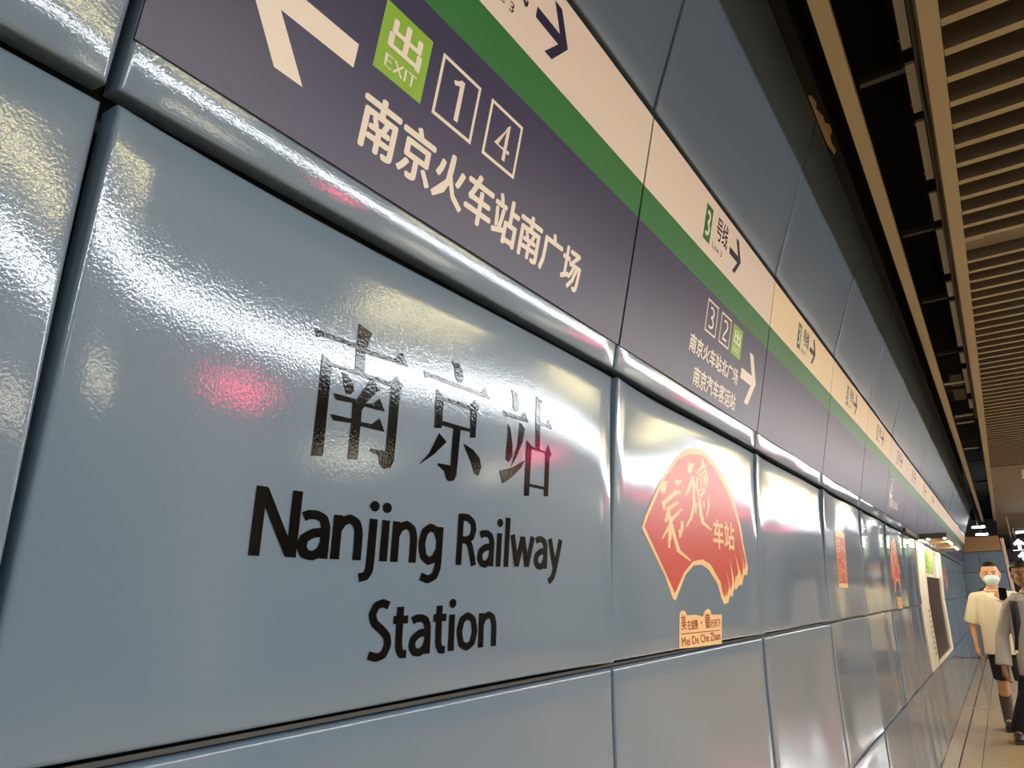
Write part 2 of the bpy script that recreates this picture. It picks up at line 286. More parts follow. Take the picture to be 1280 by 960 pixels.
G = {   # stroke letters: width, strokes as (points, closed) on a grid with x height 1, cap height 1.42
 'N': (1.02, [[(.1, 0), (.1, 1.42)], [(.14, 1.36), (.88, .06)], [(.92, 0), (.92, 1.42)]]),
 'a': (.86, [[(.10, .88), (.22, .94), (.42, .95), (.60, .88), (.68, .70), (.68, 0)], [(.68, .58), (.38, .55), (.16, .42), (.12, .24), (.22, .08), (.42, .05), (.60, .16), (.68, .34)]]),
 'n': (.90, [[(.12, 0), (.12, 1)], [(.12, .66), (.24, .86), (.44, .95), (.64, .86), (.72, .64), (.72, 0)]]),
 'j': (.42, [[(.22, 1), (.22, -.20), (.12, -.36), (-.08, -.40)], [(.22, 1.27), (.22, 1.31)]]),
 'i': (.40, [[(.18, 0), (.18, 1)], [(.18, 1.27), (.18, 1.31)]]),
 'g': (.94, [[(.74, .98), (.74, -.08), (.64, -.32), (.40, -.42), (.14, -.34)], [(.74, .62), (.60, .88), (.38, .95), (.18, .82), (.10, .50), (.18, .18), (.38, .05), (.60, .14), (.74, .38)]]),
 'R': (.94, [[(.12, 0), (.12, 1.42)], [(.12, 1.34), (.44, 1.34), (.66, 1.22), (.72, 1.02), (.64, .80), (.42, .70), (.12, .70)], [(.46, .70), (.60, .54), (.70, .28), (.80, 0)]]),
 'l': (.40, [[(.18, 0), (.18, 1.50)]]),
 'w': (1.28, [[(.06, 1), (.34, .04)], [(.34, .04), (.62, .96)], [(.62, .96), (.90, .04)], [(.90, .04), (1.18, 1)]]),
 'y': (.84, [[(.06, 1), (.40, .08)], [(.74, 1), (.44, .02), (.30, -.28), (.06, -.42)]]),
 'S': (.80, [[(.64, 1.30), (.44, 1.37), (.22, 1.30), (.12, 1.08), (.20, .88), (.44, .72), (.64, .54), (.68, .32), (.56, .10), (.34, .04), (.08, .12)]]),
 't': (.58, [[(.24, 1.26), (.24, .24), (.34, .06), (.52, .06)], [(.02, .93), (.52, .93)]]),
 'o': (.94, [[(.44, .95), (.20, .84), (.10, .50), (.20, .16), (.44, .05), (.68, .16), (.78, .50), (.68, .84), (.44, .95), (.20, .84)]]),
 'E': (.80, [[(.66, 1.36), (.12, 1.36), (.12, .06), (.68, .06)], [(.12, .74), (.60, .74)]]),
 'X': (.92, [[(.06, 0), (.80, 1.42)], [(.06, 1.42), (.80, 0)]]),
 'I': (.34, [[(.14, 0), (.14, 1.42)]]),
 'T': (.84, [[(.40, 0), (.40, 1.36)], [(.02, 1.36), (.78, 1.36)]]),
 '1': (.5, [[(.34, 0), (.34, 1.42)], [(.34, 1.36), (.20, 1.24), (.02, 1.16)]]),
 '2': (.8, [[(.10, 1.22), (.30, 1.36), (.54, 1.32), (.66, 1.08), (.58, .80), (.30, .44), (.12, .08), (.72, .08)]]),
 '3': (.8, [[(.10, 1.30), (.34, 1.36), (.58, 1.26), (.62, 1.02), (.50, .80), (.28, .74)], [(.28, .74), (.54, .66), (.68, .42), (.60, .16), (.34, .05), (.06, .12)]]),
 '4': (.86, [[(.56, 0), (.56, 1.40), (.06, .42), (.80, .42)]]),
}
def stroke_bm(s, u0, v0, u1, v1, wt=.20):
    import itertools
    bm = bmesh.new(); x0 = 0
    for ch in s:
        wd, st = G[ch]
        for pts in st:
            if len(pts) > 2:      # smooth the corner points of curved strokes
                q = [pts[0]]
                sharp = ch in 'EXIT4w'
                for a, c_, d in zip(pts, pts[1:], pts[2:]):
                    if sharp or (ch == '2' and c_ == (.12, .08)): q.append(c_)
                    else: q += [(c_[0] + (a[0] - c_[0]) * .28, c_[1] + (a[1] - c_[1]) * .28), (c_[0] * .9 + (a[0] + d[0]) * .05, c_[1] * .9 + (a[1] + d[1]) * .05), (c_[0] + (d[0] - c_[0]) * .28, c_[1] + (d[1] - c_[1]) * .28)]
                pts = q + [pts[-1]]
            nrm = []
            for i in range(len(pts)):
                a, c_ = pts[max(i - 1, 0)], pts[min(i + 1, len(pts) - 1)]
                l = math.hypot(c_[0] - a[0], c_[1] - a[1]) or 1; nrm.append((-(c_[1] - a[1]) / l, (c_[0] - a[0]) / l))
            hw = wt / 2; Lr = []
            for i, ((x, y), (nx, ny)) in enumerate(zip(pts, nrm)):
                k = 1.0
                if 0 < i < len(pts) - 1:
                    a, c_ = pts[i - 1], pts[i]; l = math.hypot(c_[0] - a[0], c_[1] - a[1]) or 1
                    k = 1 / max(.6, abs(nx * -(c_[1] - a[1]) / l + ny * (c_[0] - a[0]) / l))
                kx = hw * k
                Lr.append((bm.verts.new((x0 + x + nx * kx, y + ny * kx * .86, 0)), bm.verts.new((x0 + x - nx * kx, y - ny * kx * .86, 0))))
            if abs(pts[0][1] - 1.27) < .01:     # round dots
                bmesh.ops.delete(bm, geom=[v for pr_ in Lr for v in pr_], context='VERTS')
                bm.faces.new([bm.verts.new((x0 + pts[0][0] + .145 * math.cos(k * math.pi / 6), 1.31 + .13 * math.sin(k * math.pi / 6), 0)) for k in range(12)])
                continue
            for A, B in zip(Lr, Lr[1:]): bm.faces.new((A[0], A[1], B[1], B[0]))
        x0 += wd
    xs = [v.co.x for v in bm.verts]; ys = [v.co.y for v in bm.verts]; ax, bx_, ay, by = min(xs), max(xs), min(ys), max(ys)
    for v in bm.verts:
        v.co.x = u0 + (v.co.x - ax) / (bx_ - ax) * (u1 - u0); v.co.y = v0 + (v.co.y - ay) / (by - ay) * (v1 - v0)
    bm.normal_update()
    return bm

def text_bm(s, u0, v0, u1, v1, bold=0.0):
    """lettering fitted into the box u0..u1, v0..v1; bold = stroke growth in metres"""
    cu = bpy.data.curves.new('t', 'FONT'); cu.body = s; cu.resolution_u = 2
    o = bpy.data.objects.new('t', cu); C.objects.link(o)
    dg = bpy.context.evaluated_depsgraph_get(); me = bpy.data.meshes.new_from_object(o.evaluated_get(dg))
    bm = bmesh.new(); bm.from_mesh(me); bpy.data.objects.remove(o); bpy.data.curves.remove(cu); bpy.data.meshes.remove(me)
    xs = [v.co.x for v in bm.verts]; ys = [v.co.y for v in bm.verts]
    ax, bx_, ay, by = min(xs), max(xs), min(ys), max(ys)
    for v in bm.verts:
        v.co.x = u0 + (v.co.x - ax) / (bx_ - ax) * (u1 - u0); v.co.y = v0 + (v.co.y - ay) / (by - ay) * (v1 - v0); v.co.z = 0
    if bold:
        g = bm.verts[:] + bm.edges[:] + bm.faces[:]
        for k, (dx, dy) in enumerate(((1, 0), (-1, 0), (0, .7), (0, -.7), (.6, .5), (-.6, -.5))):
            d = bmesh.ops.duplicate(bm, geom=g)
            for v in d['geom']:
                if isinstance(v, bmesh.types.BMVert): v.co.x += dx * bold; v.co.y += dy * bold; v.co.z = .00005 * (k + 1)
    return bm

def rect(u0, v0, u1, v1): return [(u0, v0), (u1, v0), (u1, v1), (u0, v1)]

def frame_poly(u0, v0, u1, v1, t):
    return [[(u0, v0), (u1, v0), (u1, v0 + t), (u0, v0 + t)], [(u0, v1 - t), (u1, v1 - t), (u1, v1), (u0, v1)],
            [(u0, v0 + t), (u0 + t, v0 + t), (u0 + t, v1 - t), (u0, v1 - t)], [(u1 - t, v0 + t), (u1, v0 + t), (u1, v1 - t), (u1 - t, v1 - t)]]

def arrow_big(u_tip, s, m):   # s = +1 points towards +Y, -1 towards the near end
    P = [(0, 0), (-.068, -.095), (-.114, -.095), (-.058, -.020), (-.184, -.020), (-.184, .017), (-.058, .017), (-.114, .092), (-.068, .092)]
    return [(u_tip + s * x * m, .238 + y * m) for x, y in P]
def arrow_small(u_tip, vc=.587, k=1.0):
    P = [(0, 0), (-.048, -.055), (-.076, -.055), (-.036, -.0125), (-.122, -.0125), (-.122, .0105), (-.036, .0105), (-.072, .062), (-.044, .062)]
    return [(u_tip + x * k, vc + y * k) for x, y in P]

SV0, SV1, SV2, SV3 = .071, .402, .492, .676
OFF = .0045
def sign_board(j, u0, u1, label, warm=False, faded=False):
    t = thing('direction_sign', label, 'sign', loc=tuple(surf('BD', u0, SV0, 0, False)))
    def slab(name, v0, v1, m):
        bm = bmesh.new()
        c = [surf('BD', u, v, o, False) for o in (.0012, OFF) for u, v in ((u0, v0), (u1, v0), (u1, v1), (u0, v1))]
        q = [bm.verts.new(p) for p in c]
        for f in ((4, 5, 6, 7), (0, 3, 2, 1), (0, 1, 5, 4), (1, 2, 6, 5), (2, 3, 7, 6), (3, 0, 4, 7)): bm.faces.new([q[i] for i in f])
        return put(obj(name, bm, m), t)
    slab('navy_band', SV0, SV1, M['navy']); slab('green_band', SV1, SV2, M['green']); slab('cream_band', SV2, SV3, M['cream_warm'] if warm else M['cream'])
    return t
def on_sign(t, name, bm, m, k=0):
    return put(lay(name, bm, 'BD', OFF + .0004 + k * .0004, m, None, flat=True), t)

def line3(t, j, full=True):
    o = Y00 + j * PITCH - 1.484
    on_sign(t, 'line_box', polys([rect(1.905 + o, .530, 1.962 + o, .642)]), M['green'])
    on_sign(t, 'line_number', stroke_bm('3', 1.916 + o, .546, 1.951 + o, .626, .26), M['white_ink'], 1)
    on_sign(t, 'line_name', text_bm('号线', 2.008 + o, .571, 2.114 + o, .646, .0012), M['navy_ink'])
    on_sign(t, 'line_caption', text_bm('Line 3', 1.987 + o, .532, 2.078 + o, .552), M['navy_ink'])
    on_sign(t, 'small_arrow', polys([arrow_small(2.265 + o)]), M['navy_ink'])

def exit_box(t, u0, v0, u1, v1):
    on_sign(t, 'exit_box', polys([rect(u0, v0, u1, v1)]), M['lime'])
    w_, h_ = u1 - u0, v1 - v0
    on_sign(t, 'exit_character', text_bm('出', u0 + .18 * w_, v0 + .40 * h_, u0 + .83 * w_, v0 + .88 * h_, .0022), M['white_ink'], 1)
    on_sign(t, 'exit_word', stroke_bm('EXIT', u0 + .17 * w_, v0 + .12 * h_, u0 + .83 * w_, v0 + .31 * h_, .16), M['white_ink'], 1)

def num_box(t, s, u0, v0, u1, v1):
    on_sign(t, 'number_frame', polys(frame_poly(u0, v0, u1, v1, .0062)), M['white_ink'])
    w_, h_ = u1 - u0, v1 - v0
    a, b = (.34, .60) if s == '1' else (.27, .73)
    on_sign(t, 'exit_number', stroke_bm(s, u0 + a * w_, v0 + .16 * h_, u0 + b * w_, v0 + .84 * h_, .17), M['white_ink'])

JY = lambda j: Y00 + j * PITCH
# nearest board: arrow left, exits 1 and 4
t = sign_board(0, .290, 1.4795, 'navy, green and cream sign with left arrow, green EXIT box and numbers 1 and 4')
line3(t, 0)
on_sign(t, 'big_arrow', polys([arrow_big(.383, -1, 1.0)]), M['white_ink'])
exit_box(t, .598, .243, .703, .353)
num_box(t, '1', .730, .245, .834, .353); num_box(t, '4', .866, .247, .968, .354)
on_sign(t, 'destination_line', text_bm('南京火车站南广场', .600, .120, 1.254, .208, .0026), M['white_ink'])
# second board: exits 3 and 2, arrow right
t = sign_board(1, 1.4885, 2.6795, 'navy, green and cream sign with numbers 3 and 2 and a right arrow')
line3(t, 1)
num_box(t, '3', 2.018, .273, 2.117, .377); num_box(t, '2', 2.150, .274, 2.253, .377)
exit_box(t, 2.276, .272, 2.381, .376)
on_sign(t, 'destination_line', text_bm('南京火车站北广场', 1.917, .182, 2.383, .236, .0017), M['white_ink'])
on_sign(t, 'destination_line', text_bm('南京汽车客运站', 1.980, .092, 2.390, .150, .0017), M['white_ink'])
on_sign(t, 'big_arrow', polys([arrow_big(2.594, 1, 1.0)]), M['white_ink'])
nth = {2: 'third', 3: 'fourth', 4: 'fifth', 5: 'sixth', 6: 'seventh', 7: 'eighth', 8: 'ninth', 9: 'tenth', 10: 'eleventh', 11: 'twelfth', 12: 'thirteenth', 13: 'fourteenth', 14: 'fifteenth', 15: 'sixteenth'}
for j in range(2, 16):
    u0, u1 = JY(j) + .0045, JY(j + 1) - .0045
    what = {2: 'with plain navy field', 3: 'with plain navy field above the red plaque', 4: 'with plain navy field', 5: 'with white exit lettering on the navy', 7: 'over the near end of the lit canopy', 8: 'over the middle of the lit canopy', 9: 'over the far end of the lit canopy'}.get(j, 'with plain navy field')
    t = sign_board(j, u0, u1, 'navy, green and cream sign %s, %s board along' % (what, nth[j]), warm=j in (2, 3, 4, 7, 8))
    if j < 9: line3(t, j)
    if j == 5:
        o = JY(5) - JY(1)
        num_box(t, '3', 2.018 + o - .3, .273, 2.117 + o - .3, .377)
        on_sign(t, 'destination_line', text_bm('南京火车站', 1.75 + o, .15, 2.2 + o, .22, .002), M['white_ink'])
        on_sign(t, 'big_arrow', polys([arrow_big(1.75 + o - .12, -1, 1.0)]), M['white_ink'])

# station name in black letters
t = thing('station_name', 'large black station name in characters and English on the nearest big panel', 'lettering', loc=tuple(surf('DE', .75, .3)))
for k in ('NAN', 'JING', 'ZHAN'):
    o = put(lay('character', polys(T[k]), 'DE', .0010, M['letter'], None), t)
for s, a in (('Nanjing', (.531, .168, .889, .281)), ('Railway', (.926, .168, 1.268, .284)), ('Station', (.737, .063, 1.050, .146))):
    put(lay('word', stroke_bm(s, *a, .235), 'DE', .0010, M['letter'], None), t)

# red fan emblems
def fan(du, label, full=True):
    sh = lambda L: [(x + du, y) for x, y in L]
    t = thing('fan_emblem', label, 'emblem', loc=tuple(surf('DE', 2.1 + du, .3)))
    put(lay('border', polys([sh(T['FAN_OUT'])]), 'DE', .0009, M['peach'], None), t)
    put(lay('red_field', polys([sh(T['FAN_IN'])]), 'DE', .0013, M['red'], None), t)
    put(lay('calligraphy', polys([sh(q) for q in T['FAN_ST']]), 'DE', .0017, M['peach'], None), t)
    put(lay('characters', text_bm('车站', 2.205 + du, .284, 2.415 + du, .372, .003), 'DE', .0017, M['peach'], None), t)
    return t
def caption(du, label):
    sh = lambda L: [(x + du, y) for x, y in L]
    t = thing('caption_plate', label, 'plaque', loc=tuple(surf('DE', 2.07 + du, .05)))
    put(lay('backing', polys([sh(T['PLATE'])]), 'DE', .0009, M['peach'], None), t)
    for s, a in (('美', (1.908, .053, 1.946, .092)), ('在金陵', (1.954, .052, 2.040, .077)), ('·', (2.066, .062, 2.074, .071)), ('德', (2.103, .049, 2.149, .090)), ('行天下', (2.155, .049, 2.246, .072)), ('Mei De Che Zhan', (1.902, .013, 2.231, .035))):
        put(lay('caption_text', text_bm(s, a[0] + du, a[1], a[2] + du, a[3], .0007), 'DE', .0013, M['redtext'], None), t)
    put(lay('rule_line', polys([sh([(1.903, .0425), (2.241, .0375), (2.241, .0400), (1.903, .0450)])]), 'DE', .0013, M['redtext'], None), t)
fan(0, 'red fan emblem with peach border and calligraphy on the second panel')
caption(0, 'small peach caption plate with red writing under the nearest red fan')
fan(4.8, 'red fan emblem just before the lit display case'); caption(4.8, 'small peach caption plate under the red fan beside the display case')
fan(10.8, 'red fan emblem on the panels beyond the display case')
# vertical red plaque
t = thing('vertical_plaque', 'narrow upright red plaque with peach frame on the fourth panel', 'plaque', loc=tuple(surf('DE', 4.37, .3)))
put(lay('frame', polys([rect(4.235, .165, 4.515, .472)]), 'DE', .0009, M['peach'], None), t)
put(lay('red_field', polys([rect(4.250, .188, 4.500, .438)]), 'DE', .0013, M['red'], None), t)
put(lay('characters', text_bm('美德', 4.27, .32, 4.36, .43, .0), 'DE', .0017, M['peach'], None), t)
put(lay('characters', text_bm('车站', 4.39, .20, 4.48, .43, .0), 'DE', .0017, M['peach'], None), t)
put(lay('characters', text_bm('金陵', 4.27, .20, 4.36, .30, .0), 'DE', .0017, M['peach'], None), t)

# ------------------------------------------------------------------ display case and canopy
t = thing('display_case', 'cream framed display case with lit map and dark brown glass set in the wall', 'display case', loc=(-.75, 10.4, .683))
def slabx(name, u0, u1, z0, z1, dx, m):
    """slab following the wall from height z0 to z1"""
    def X(z):
        for a, b in (('F', 'E'), ('E', 'D')):
            if PR[a][1] - .01 <= z <= PR[b][1] + .01:
                k = (z - PR[a][1]) / (PR[b][1] - PR[a][1]); return PR[a][0] + k * (PR[b][0] - PR[a][0])
    zs = [z0] + ([1.343] if z0 < 1.34 < z1 else []) + [z1]
    bm = bmesh.new(); rings = []
    for z in zs: rings.append([bm.verts.new(p) for p in ((X(z) - .05, u0, z), (X(z) + dx, u0, z), (X(z) + dx, u1, z), (X(z) - .05, u1, z))])
    for A, B in zip(rings, rings[1:]):
        for k in range(4): bm.faces.new((A[k], A[(k + 1) % 4], B[(k + 1) % 4], B[k]))
    bm.faces.new(rings[0][::-1]); bm.faces.new(rings[-1]); bmesh.ops.recalc_face_normals(bm, faces=bm.faces)
    return put(obj(name, bm, m), t)
slabx('side_frame', 8.70, 9.14, .690, 1.995, .006, M['white'])
slabx('side_frame', 9.17, 9.62, .690, 1.995, .006, M['white'])
slabx('side_frame', 11.85, 12.24, .690, 1.995, .010, M['white'])
slabx('glass', 9.62, 11.85, .72, 1.64, -.012, M['glass'])
slabx('bottom_rail', 9.62, 11.85, .690, .72, .010, M['white'])
slabx('map_board', 9.62, 11.85, 1.64, 1.995, -.005, M['white'])
def wallx(u, z, d): 
    k = (z - 1.343) / (2.002 - 1.343); return (-.744 + k * (.056) + d, u, z)
def mp(name, pl, m, d):
    bm = bmesh.new(); bm.faces.new([bm.verts.new(wallx(u, z, d)) for u, z in pl]); return put(obj(name, bm, m), t)
mp('map_field', [(9.75, 1.68), (10.7, 1.68), (10.8, 1.8), (10.6, 1.95), (9.9, 1.96), (9.7, 1.85)], M['lime'], -.003)
mp('map_water', [(9.65, 1.78), (9.74, 1.76), (9.76, 1.9), (9.66, 1.93)], M['navy'], -.003)
for k in range(6): mp('map_text', [(9.85 + k * .14, 1.70 + (k % 3) * .07), (9.93 + k * .14, 1.70 + (k % 3) * .07), (9.93 + k * .14, 1.73 + (k % 3) * .07), (9.85 + k * .14, 1.73 + (k % 3) * .07)], M['white_ink'], -.001)
slabx('side_light_panel', 11.3, 11.80, 1.66, 1.97, .0, M['mask'])
for k in range(9):
    z = 1.25 - k * .055
    bm = bmesh.new(); x = -.744 - .012 * (1.343 - z) / .66 + .0075
    box(bm, (x, 9.34, z), (x + .001, 9.46, z + .03)); put(obj('caption_mark', bm, M['cable']), t)

t = thing('canopy', 'small dark-edged canopy with bright lamps over the display case', 'canopy', loc=(-.55, 10.5, 2.01))
put(bx('roof_plate', (-.69, 8.90, 2.055), (-.41, 12.15, 2.065), M['fascia']), t)
put(bx('front_fascia', (-.415, 8.90, 2.012), (-.40, 12.15, 2.068), M['strut']), t)
put(bx('end_fascia', (-.69, 8.885, 2.012), (-.40, 8.90, 2.068), M['strut']), t)
put(bx('end_fascia', (-.69, 12.15, 2.012), (-.40, 12.165, 2.068), M['strut']), t)
put(bx('wall_trim', (-.70, 7.55, 2.006), (-.655, 8.885, 2.05), M['strut']), t)
for k, (xa, y0, y1) in enumerate(((-.44, 9.0, 9.25), (-.44, 10.3, 10.55), (-.44, 11.7, 11.95), (-.60, 9.15, 9.3))):
    bm = bmesh.new(); tube(bm, [(xa, y0, 2.035), (xa, y1, 2.035)], .014, 10); put(obj('lamp_tube', bm, M['ctube']), t)

# ------------------------------------------------------------------ floor
fl = tag(bx('floor', (-.80, -5, -.10), (9.0, 36, -.012), M['grout']), kind='structure')
def tile(x0, x1, y0, y1): return bx('floor_tile', (x0, y0, -.03), (x1, y1, 0), M['tile'], fl, .0015)
ys = [8.0 + 2.6 * k for k in range(-5, 11)]
for a, b in zip(ys, ys[1:]):
    tile(-.745, -.625, a + .002, b - .002); tile(-.612, -.452, a + .002, b - .002)
    for k in range(0, 5): tile(-.447 + k * .8, -.447 + (k + 1) * .8 - .004, a + .002, b - .002)
bx('floor_slab', (3.56, -5, -.03), (9.0, 36, 0), M['tile'], fl)

# ------------------------------------------------------------------ ceiling
CZ = 3.07
ce = tag(bx('ceiling', (-.6, -5, 4.3), (9.0, 36, 4.45), M['black']), kind='structure')
bx('slat_soffit', (.16, -5, CZ + .16), (9.0, 11.6, CZ + .18), M['strut'], ce)
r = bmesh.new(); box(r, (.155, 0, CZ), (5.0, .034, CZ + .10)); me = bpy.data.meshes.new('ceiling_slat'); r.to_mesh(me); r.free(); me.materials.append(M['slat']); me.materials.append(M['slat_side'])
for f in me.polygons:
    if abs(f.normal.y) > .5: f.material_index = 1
k = -34
while True:
    y = 2.10 + .146 * k
    if y > 11.5: break
    if not 3.75 < y < 3.93:
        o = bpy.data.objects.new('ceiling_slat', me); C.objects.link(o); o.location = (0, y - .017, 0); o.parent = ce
    k += 1
bx('access_strip', (.155, 3.76, CZ + .035), (5.0, 3.93, CZ + .045), M['ceil'], ce)
bx('edge_bracket', (.155, 3.71, CZ + .004), (.23, 3.75, CZ + .03), M['slat'], ce)
bx('ceiling_infill', (5.0, -5, CZ), (9.0, 36, CZ + .02), M['ceil'], ce)
yy = [11.62, 14.17, 16.68, 19.2, 21.75, 24.3, 26.9, 29.5, 32, 36]
for a, b in zip(yy, yy[1:]): bx('ceiling_panel', (.155, a + .012, CZ), (5.0, b - .012, CZ + .02), M['ceil'], ce, .003)
t = tag(bx('ceiling_beam', (-.153, -4, CZ), (-.105, 21.0, CZ + .10), M['beam']), 'tan beam along the dark ceiling void, nearer the wall', 'beam', 'ceiling edge beams')
t2 = tag(bx('ceiling_beam', (.100, -4, CZ), (.153, 21.0, CZ + .14), M['beam']), 'tan beam at the edge of the slatted ceiling', 'beam', 'ceiling edge beams')
# things in the void
rnd = random.Random(3)
segs = [(-1, .6), (.75, 2.40), (2.49, 2.80), (2.87, 3.36), (3.50, 3.80), (3.92, 4.55), (4.70, 4.95), (5.05, 6.1), (6.3, 6.6), (6.8, 7.7), (8.0, 8.4)]
words = ['first', 'second', 'third', 'fourth', 'fifth', 'sixth', 'seventh', 'eighth', 'ninth', 'tenth', 'eleventh']
for i, (a, b) in enumerate(segs):
    t = thing('cable_tray', 'pale length of cable tray beside the slat edge beam, %s from the near end' % words[i], 'cable tray', 'cable tray lengths in the ceiling void', (.07, (a + b) / 2, 3.25))
    put(bx('tray_plate', (.052, a, 3.25), (.082, b, 3.262), M['tray']), t)
    for s in (a + .02, b - .05): put(bx('hanger', (.045, s, 3.262), (.054, s + .02, 4.3), M['strut']), t)
t = thing('cable_bundle', 'bundle of brown grey cables running along the slat edge beam', 'cables', loc=(.1, 4, 3.23))
for k in range(6):
    bm = bmesh.new(); x = .086 + .0065 * k
    tube(bm, [(x + rnd.uniform(-.004, .004), -1 + q * .3, 3.23 + .012 * (k % 3) + rnd.uniform(-.003, .003)) for q in range(34)], .0032, 6)
    put(obj('cable', bm, M['cable'], smooth=True), t)
for i, y in enumerate((1.30, 2.57, 3.99, 5.09, 6.4, 7.7, 9.1, 10.6, 12.5, 15.0, 17.8)):
    x0 = -.10
    tag(bx('cross_strut', (x0, y, 3.30), (.10, y + .028, 3.33), M['strut']), 'thin grey strut crossing the ceiling void, %s from the near end' % (words + ['last'])[i], 'strut', 'struts across the ceiling void')
for i, (px_, y) in enumerate(((-.03, 7.4), (-.02, 8.95), (-.02, 9.35), (-.02, 11.2))):
    t = thing('pipe_bracket', 'pale bracket plate across the ceiling void, %s from the near end' % words[i], 'bracket', 'pale brackets in the ceiling void', (px_, y, 3.3))
    put(bx('plate', (px_ - .08, y, 3.30), (px_ + .09, y + .07, 3.312), M['tray']), t)
    put(bx('rod', (px_ + .07, y + .02, 3.31), (px_ + .08, y + .03, 4.3), M['strut']), t)
tag(bx('duct', (-.06, 7.6, 3.42), (.05, 8.7, 3.46), M['strut']), 'dark flat duct between two pale brackets in the void', 'duct')
# torn paper on the dark edge above the wall
pl = [(q[0], 2.52 + (q[1] - 2.32) * .55) for q in [(-.272, 2.32), (-.262, 2.34), (-.255, 2.44), (-.262, 2.50), (-.250, 2.62), (-.252, 2.72), (-.240, 2.74), (-.238, 2.84), (-.250, 2.90), (-.256, 2.99), (-.250, 3.12), (-.262, 3.18), (-.272, 3.0), (-.274, 2.7)]]
bm = bmesh.new(); top = [bm.verts.new((x, y, 3.304 + .002 * (i % 3))) for i, (x, y) in enumerate(pl)]; f = bm.faces.new(top)
e = bmesh.ops.extrude_face_region(bm, geom=[f])
for v in e['geom']:
    if isinstance(v, bmesh.types.BMVert): v.co.z -= .003
tag(obj('torn_patch', bm, M['tan']), 'ragged tan torn patch on the black edge above the wall', 'patch')
tag(bx('trim_1', (-.42, -4, 3.306), (-.235, 20, 3.36), M['black']), kind='structure')

# ------------------------------------------------------------------ far end
t = thing('service_box', 'blue panelled block with beige fascia closing the far end of the wall', 'kiosk', loc=(-.28, 20.6, 0))
put(bx('core', (-.70, 20.06, 0), (.10, 21.4, 2.30), M['dark']), t)
put(bx('fascia', (-.74, 20.02, 2.325), (.118, 21.4, 2.66), M['fascia']), t)
for a, b, z0, z1 in ((-.74, -.36, 1.86, 2.315), (-.35, .115, 1.86, 2.315), (-.74, -.36, 1.36, 1.85), (-.35, .115, 1.36, 1.85), (-.74, -.36, .02, 1.35), (-.35, .115, .02, 1.35)):
    put(bx('blue_panel', (a, 20.02, z0), (b, 20.05, z1), M['panel'], bev=.006), t)
tag(bx('corner_column', (.130, 20.02, 0), (.20, 20.4, 2.6), M['column'], bev=.01), 'pale pink corner post at the right edge of the far blue block', 'post')
tag(bx('wall_front', (-1.0, 36, 0), (9.0, 36.2, 4.4), M['wallfar']), kind='structure')
tag(bx('wall_back', (-1.0, -5.2, 0), (9.0, -5, 4.4), M['wallfar']), kind='structure')
tag(bx('wall_right', (9.0, -5.2, 0), (9.2, 36.2, 4.4), M['wallfar']), kind='structure')
for i, y in enumerate((22.3, 25.4)):
    t = thing('tube_light', 'short bright tube light in the void beyond the far block, %s' % ('nearer one' if i == 0 else 'farther one'), 'light', 'tube lights beyond the far block', (-.3, y, 3.02))
    put(bx('tube', (-.40, y, 3.02), (-.12 + .02 * i, y + .12, 3.06), M['tube']), t)
    put(bx('hanger', (-.28, y + .05, 3.06), (-.26, y + .07, 4.3), M['strut']), t)
tag(bx('emergency_lamp', (.505, 12.1, 2.97), (.80, 12.35, 3.07), M['white'], bev=.01), 'white box lamp under the brown ceiling at the right edge', 'lamp')
tag(bx('ceiling_lamp', (.60, 25.8, 3.04), (.86, 26.0, 3.07), M['tube']), 'small bright strip lamp above the hanging sign', 'lamp')
# hanging sign
t = thing('hanging_sign', 'dark hanging sign with white arrows and a green patch behind the right-hand man', 'sign', loc=(.6, 20, 2.6))
put(bx('sign_box', (.315, 20, 2.02), (1.5, 20.12, 2.60), M['signbox'], bev=.01), t)
put(bx('suspension_rod', (.34, 20.05, 2.6), (.365, 20.075, 3.07), M['tray']), t)
put(bx('suspension_rod', (1.4, 20.05, 2.6), (1.425, 20.075, 3.07), M['tray']), t)
put(bx('divider', (.33, 19.99, 2.30), (1.48, 20.0, 2.315), M['backlit']), t)
def up_arrow(cx, z0, s):
    P = [(-.03, 0), (.03, 0), (.03, .10), (.075, .075), (.10, .115), (0, .21), (-.10, .115), (-.075, .075), (-.03, .10)]
    bm = bmesh.new(); f = bm.faces.new([bm.verts.new((cx + x * s, 19.985, z0 + z * s)) for x, z in P])
    bm.normal_update()
    if f.normal.y > 0: f.normal_flip()
    e = bmesh.ops.extrude_face_region(bm, geom=[f])
    for v in e['geom']:
        if isinstance(v, bmesh.types.BMVert): v.co.y += .01
    put(obj('arrow', bm, M['backlit']), t)
up_arrow(.47, 2.33, 1.1); up_arrow(.50, 2.06, 1.05)
put(bx('white_tile', (.66, 19.985, 2.34), (.90, 19.995, 2.57), M['backlit']), t)
put(bx('green_tile', (.64, 19.985, 2.06), (.86, 19.995, 2.28), M['backlit_lime']), t)
t = thing('far_sign', 'small far sign with white marks beneath the hanging sign', 'sign', loc=(.35, 24, 2.1))
put(bx('sign_box', (.30, 24, 1.80), (.85, 24.1, 2.22), M['signbox']), t)
put(bx('suspension_rod', (.5, 24.03, 2.22), (.52, 24.05, 3.07), M['tray']), t)
put(bx('white_mark', (.34, 23.98, 2.02), (.48, 24.0, 2.17), M['backlit'], bev=.004), t)
put(bx('white_mark', (.52, 23.98, 2.02), (.60, 24.0, 2.09), M['backlit'], bev=.004), t)
t = thing('shopfront', 'dark shopfront in the distance between the two men', 'shopfront', loc=(.5, 30, 0))
put(bx('front_frame', (.25, 30, 0), (2.2, 30.2, 2.3), M['strut']), t)
for k in range(4): put(bx('pane', (.30 + .46 * k, 29.97, .3), (.70 + .46 * k, 30.0, 2.1), M['glass']), t)

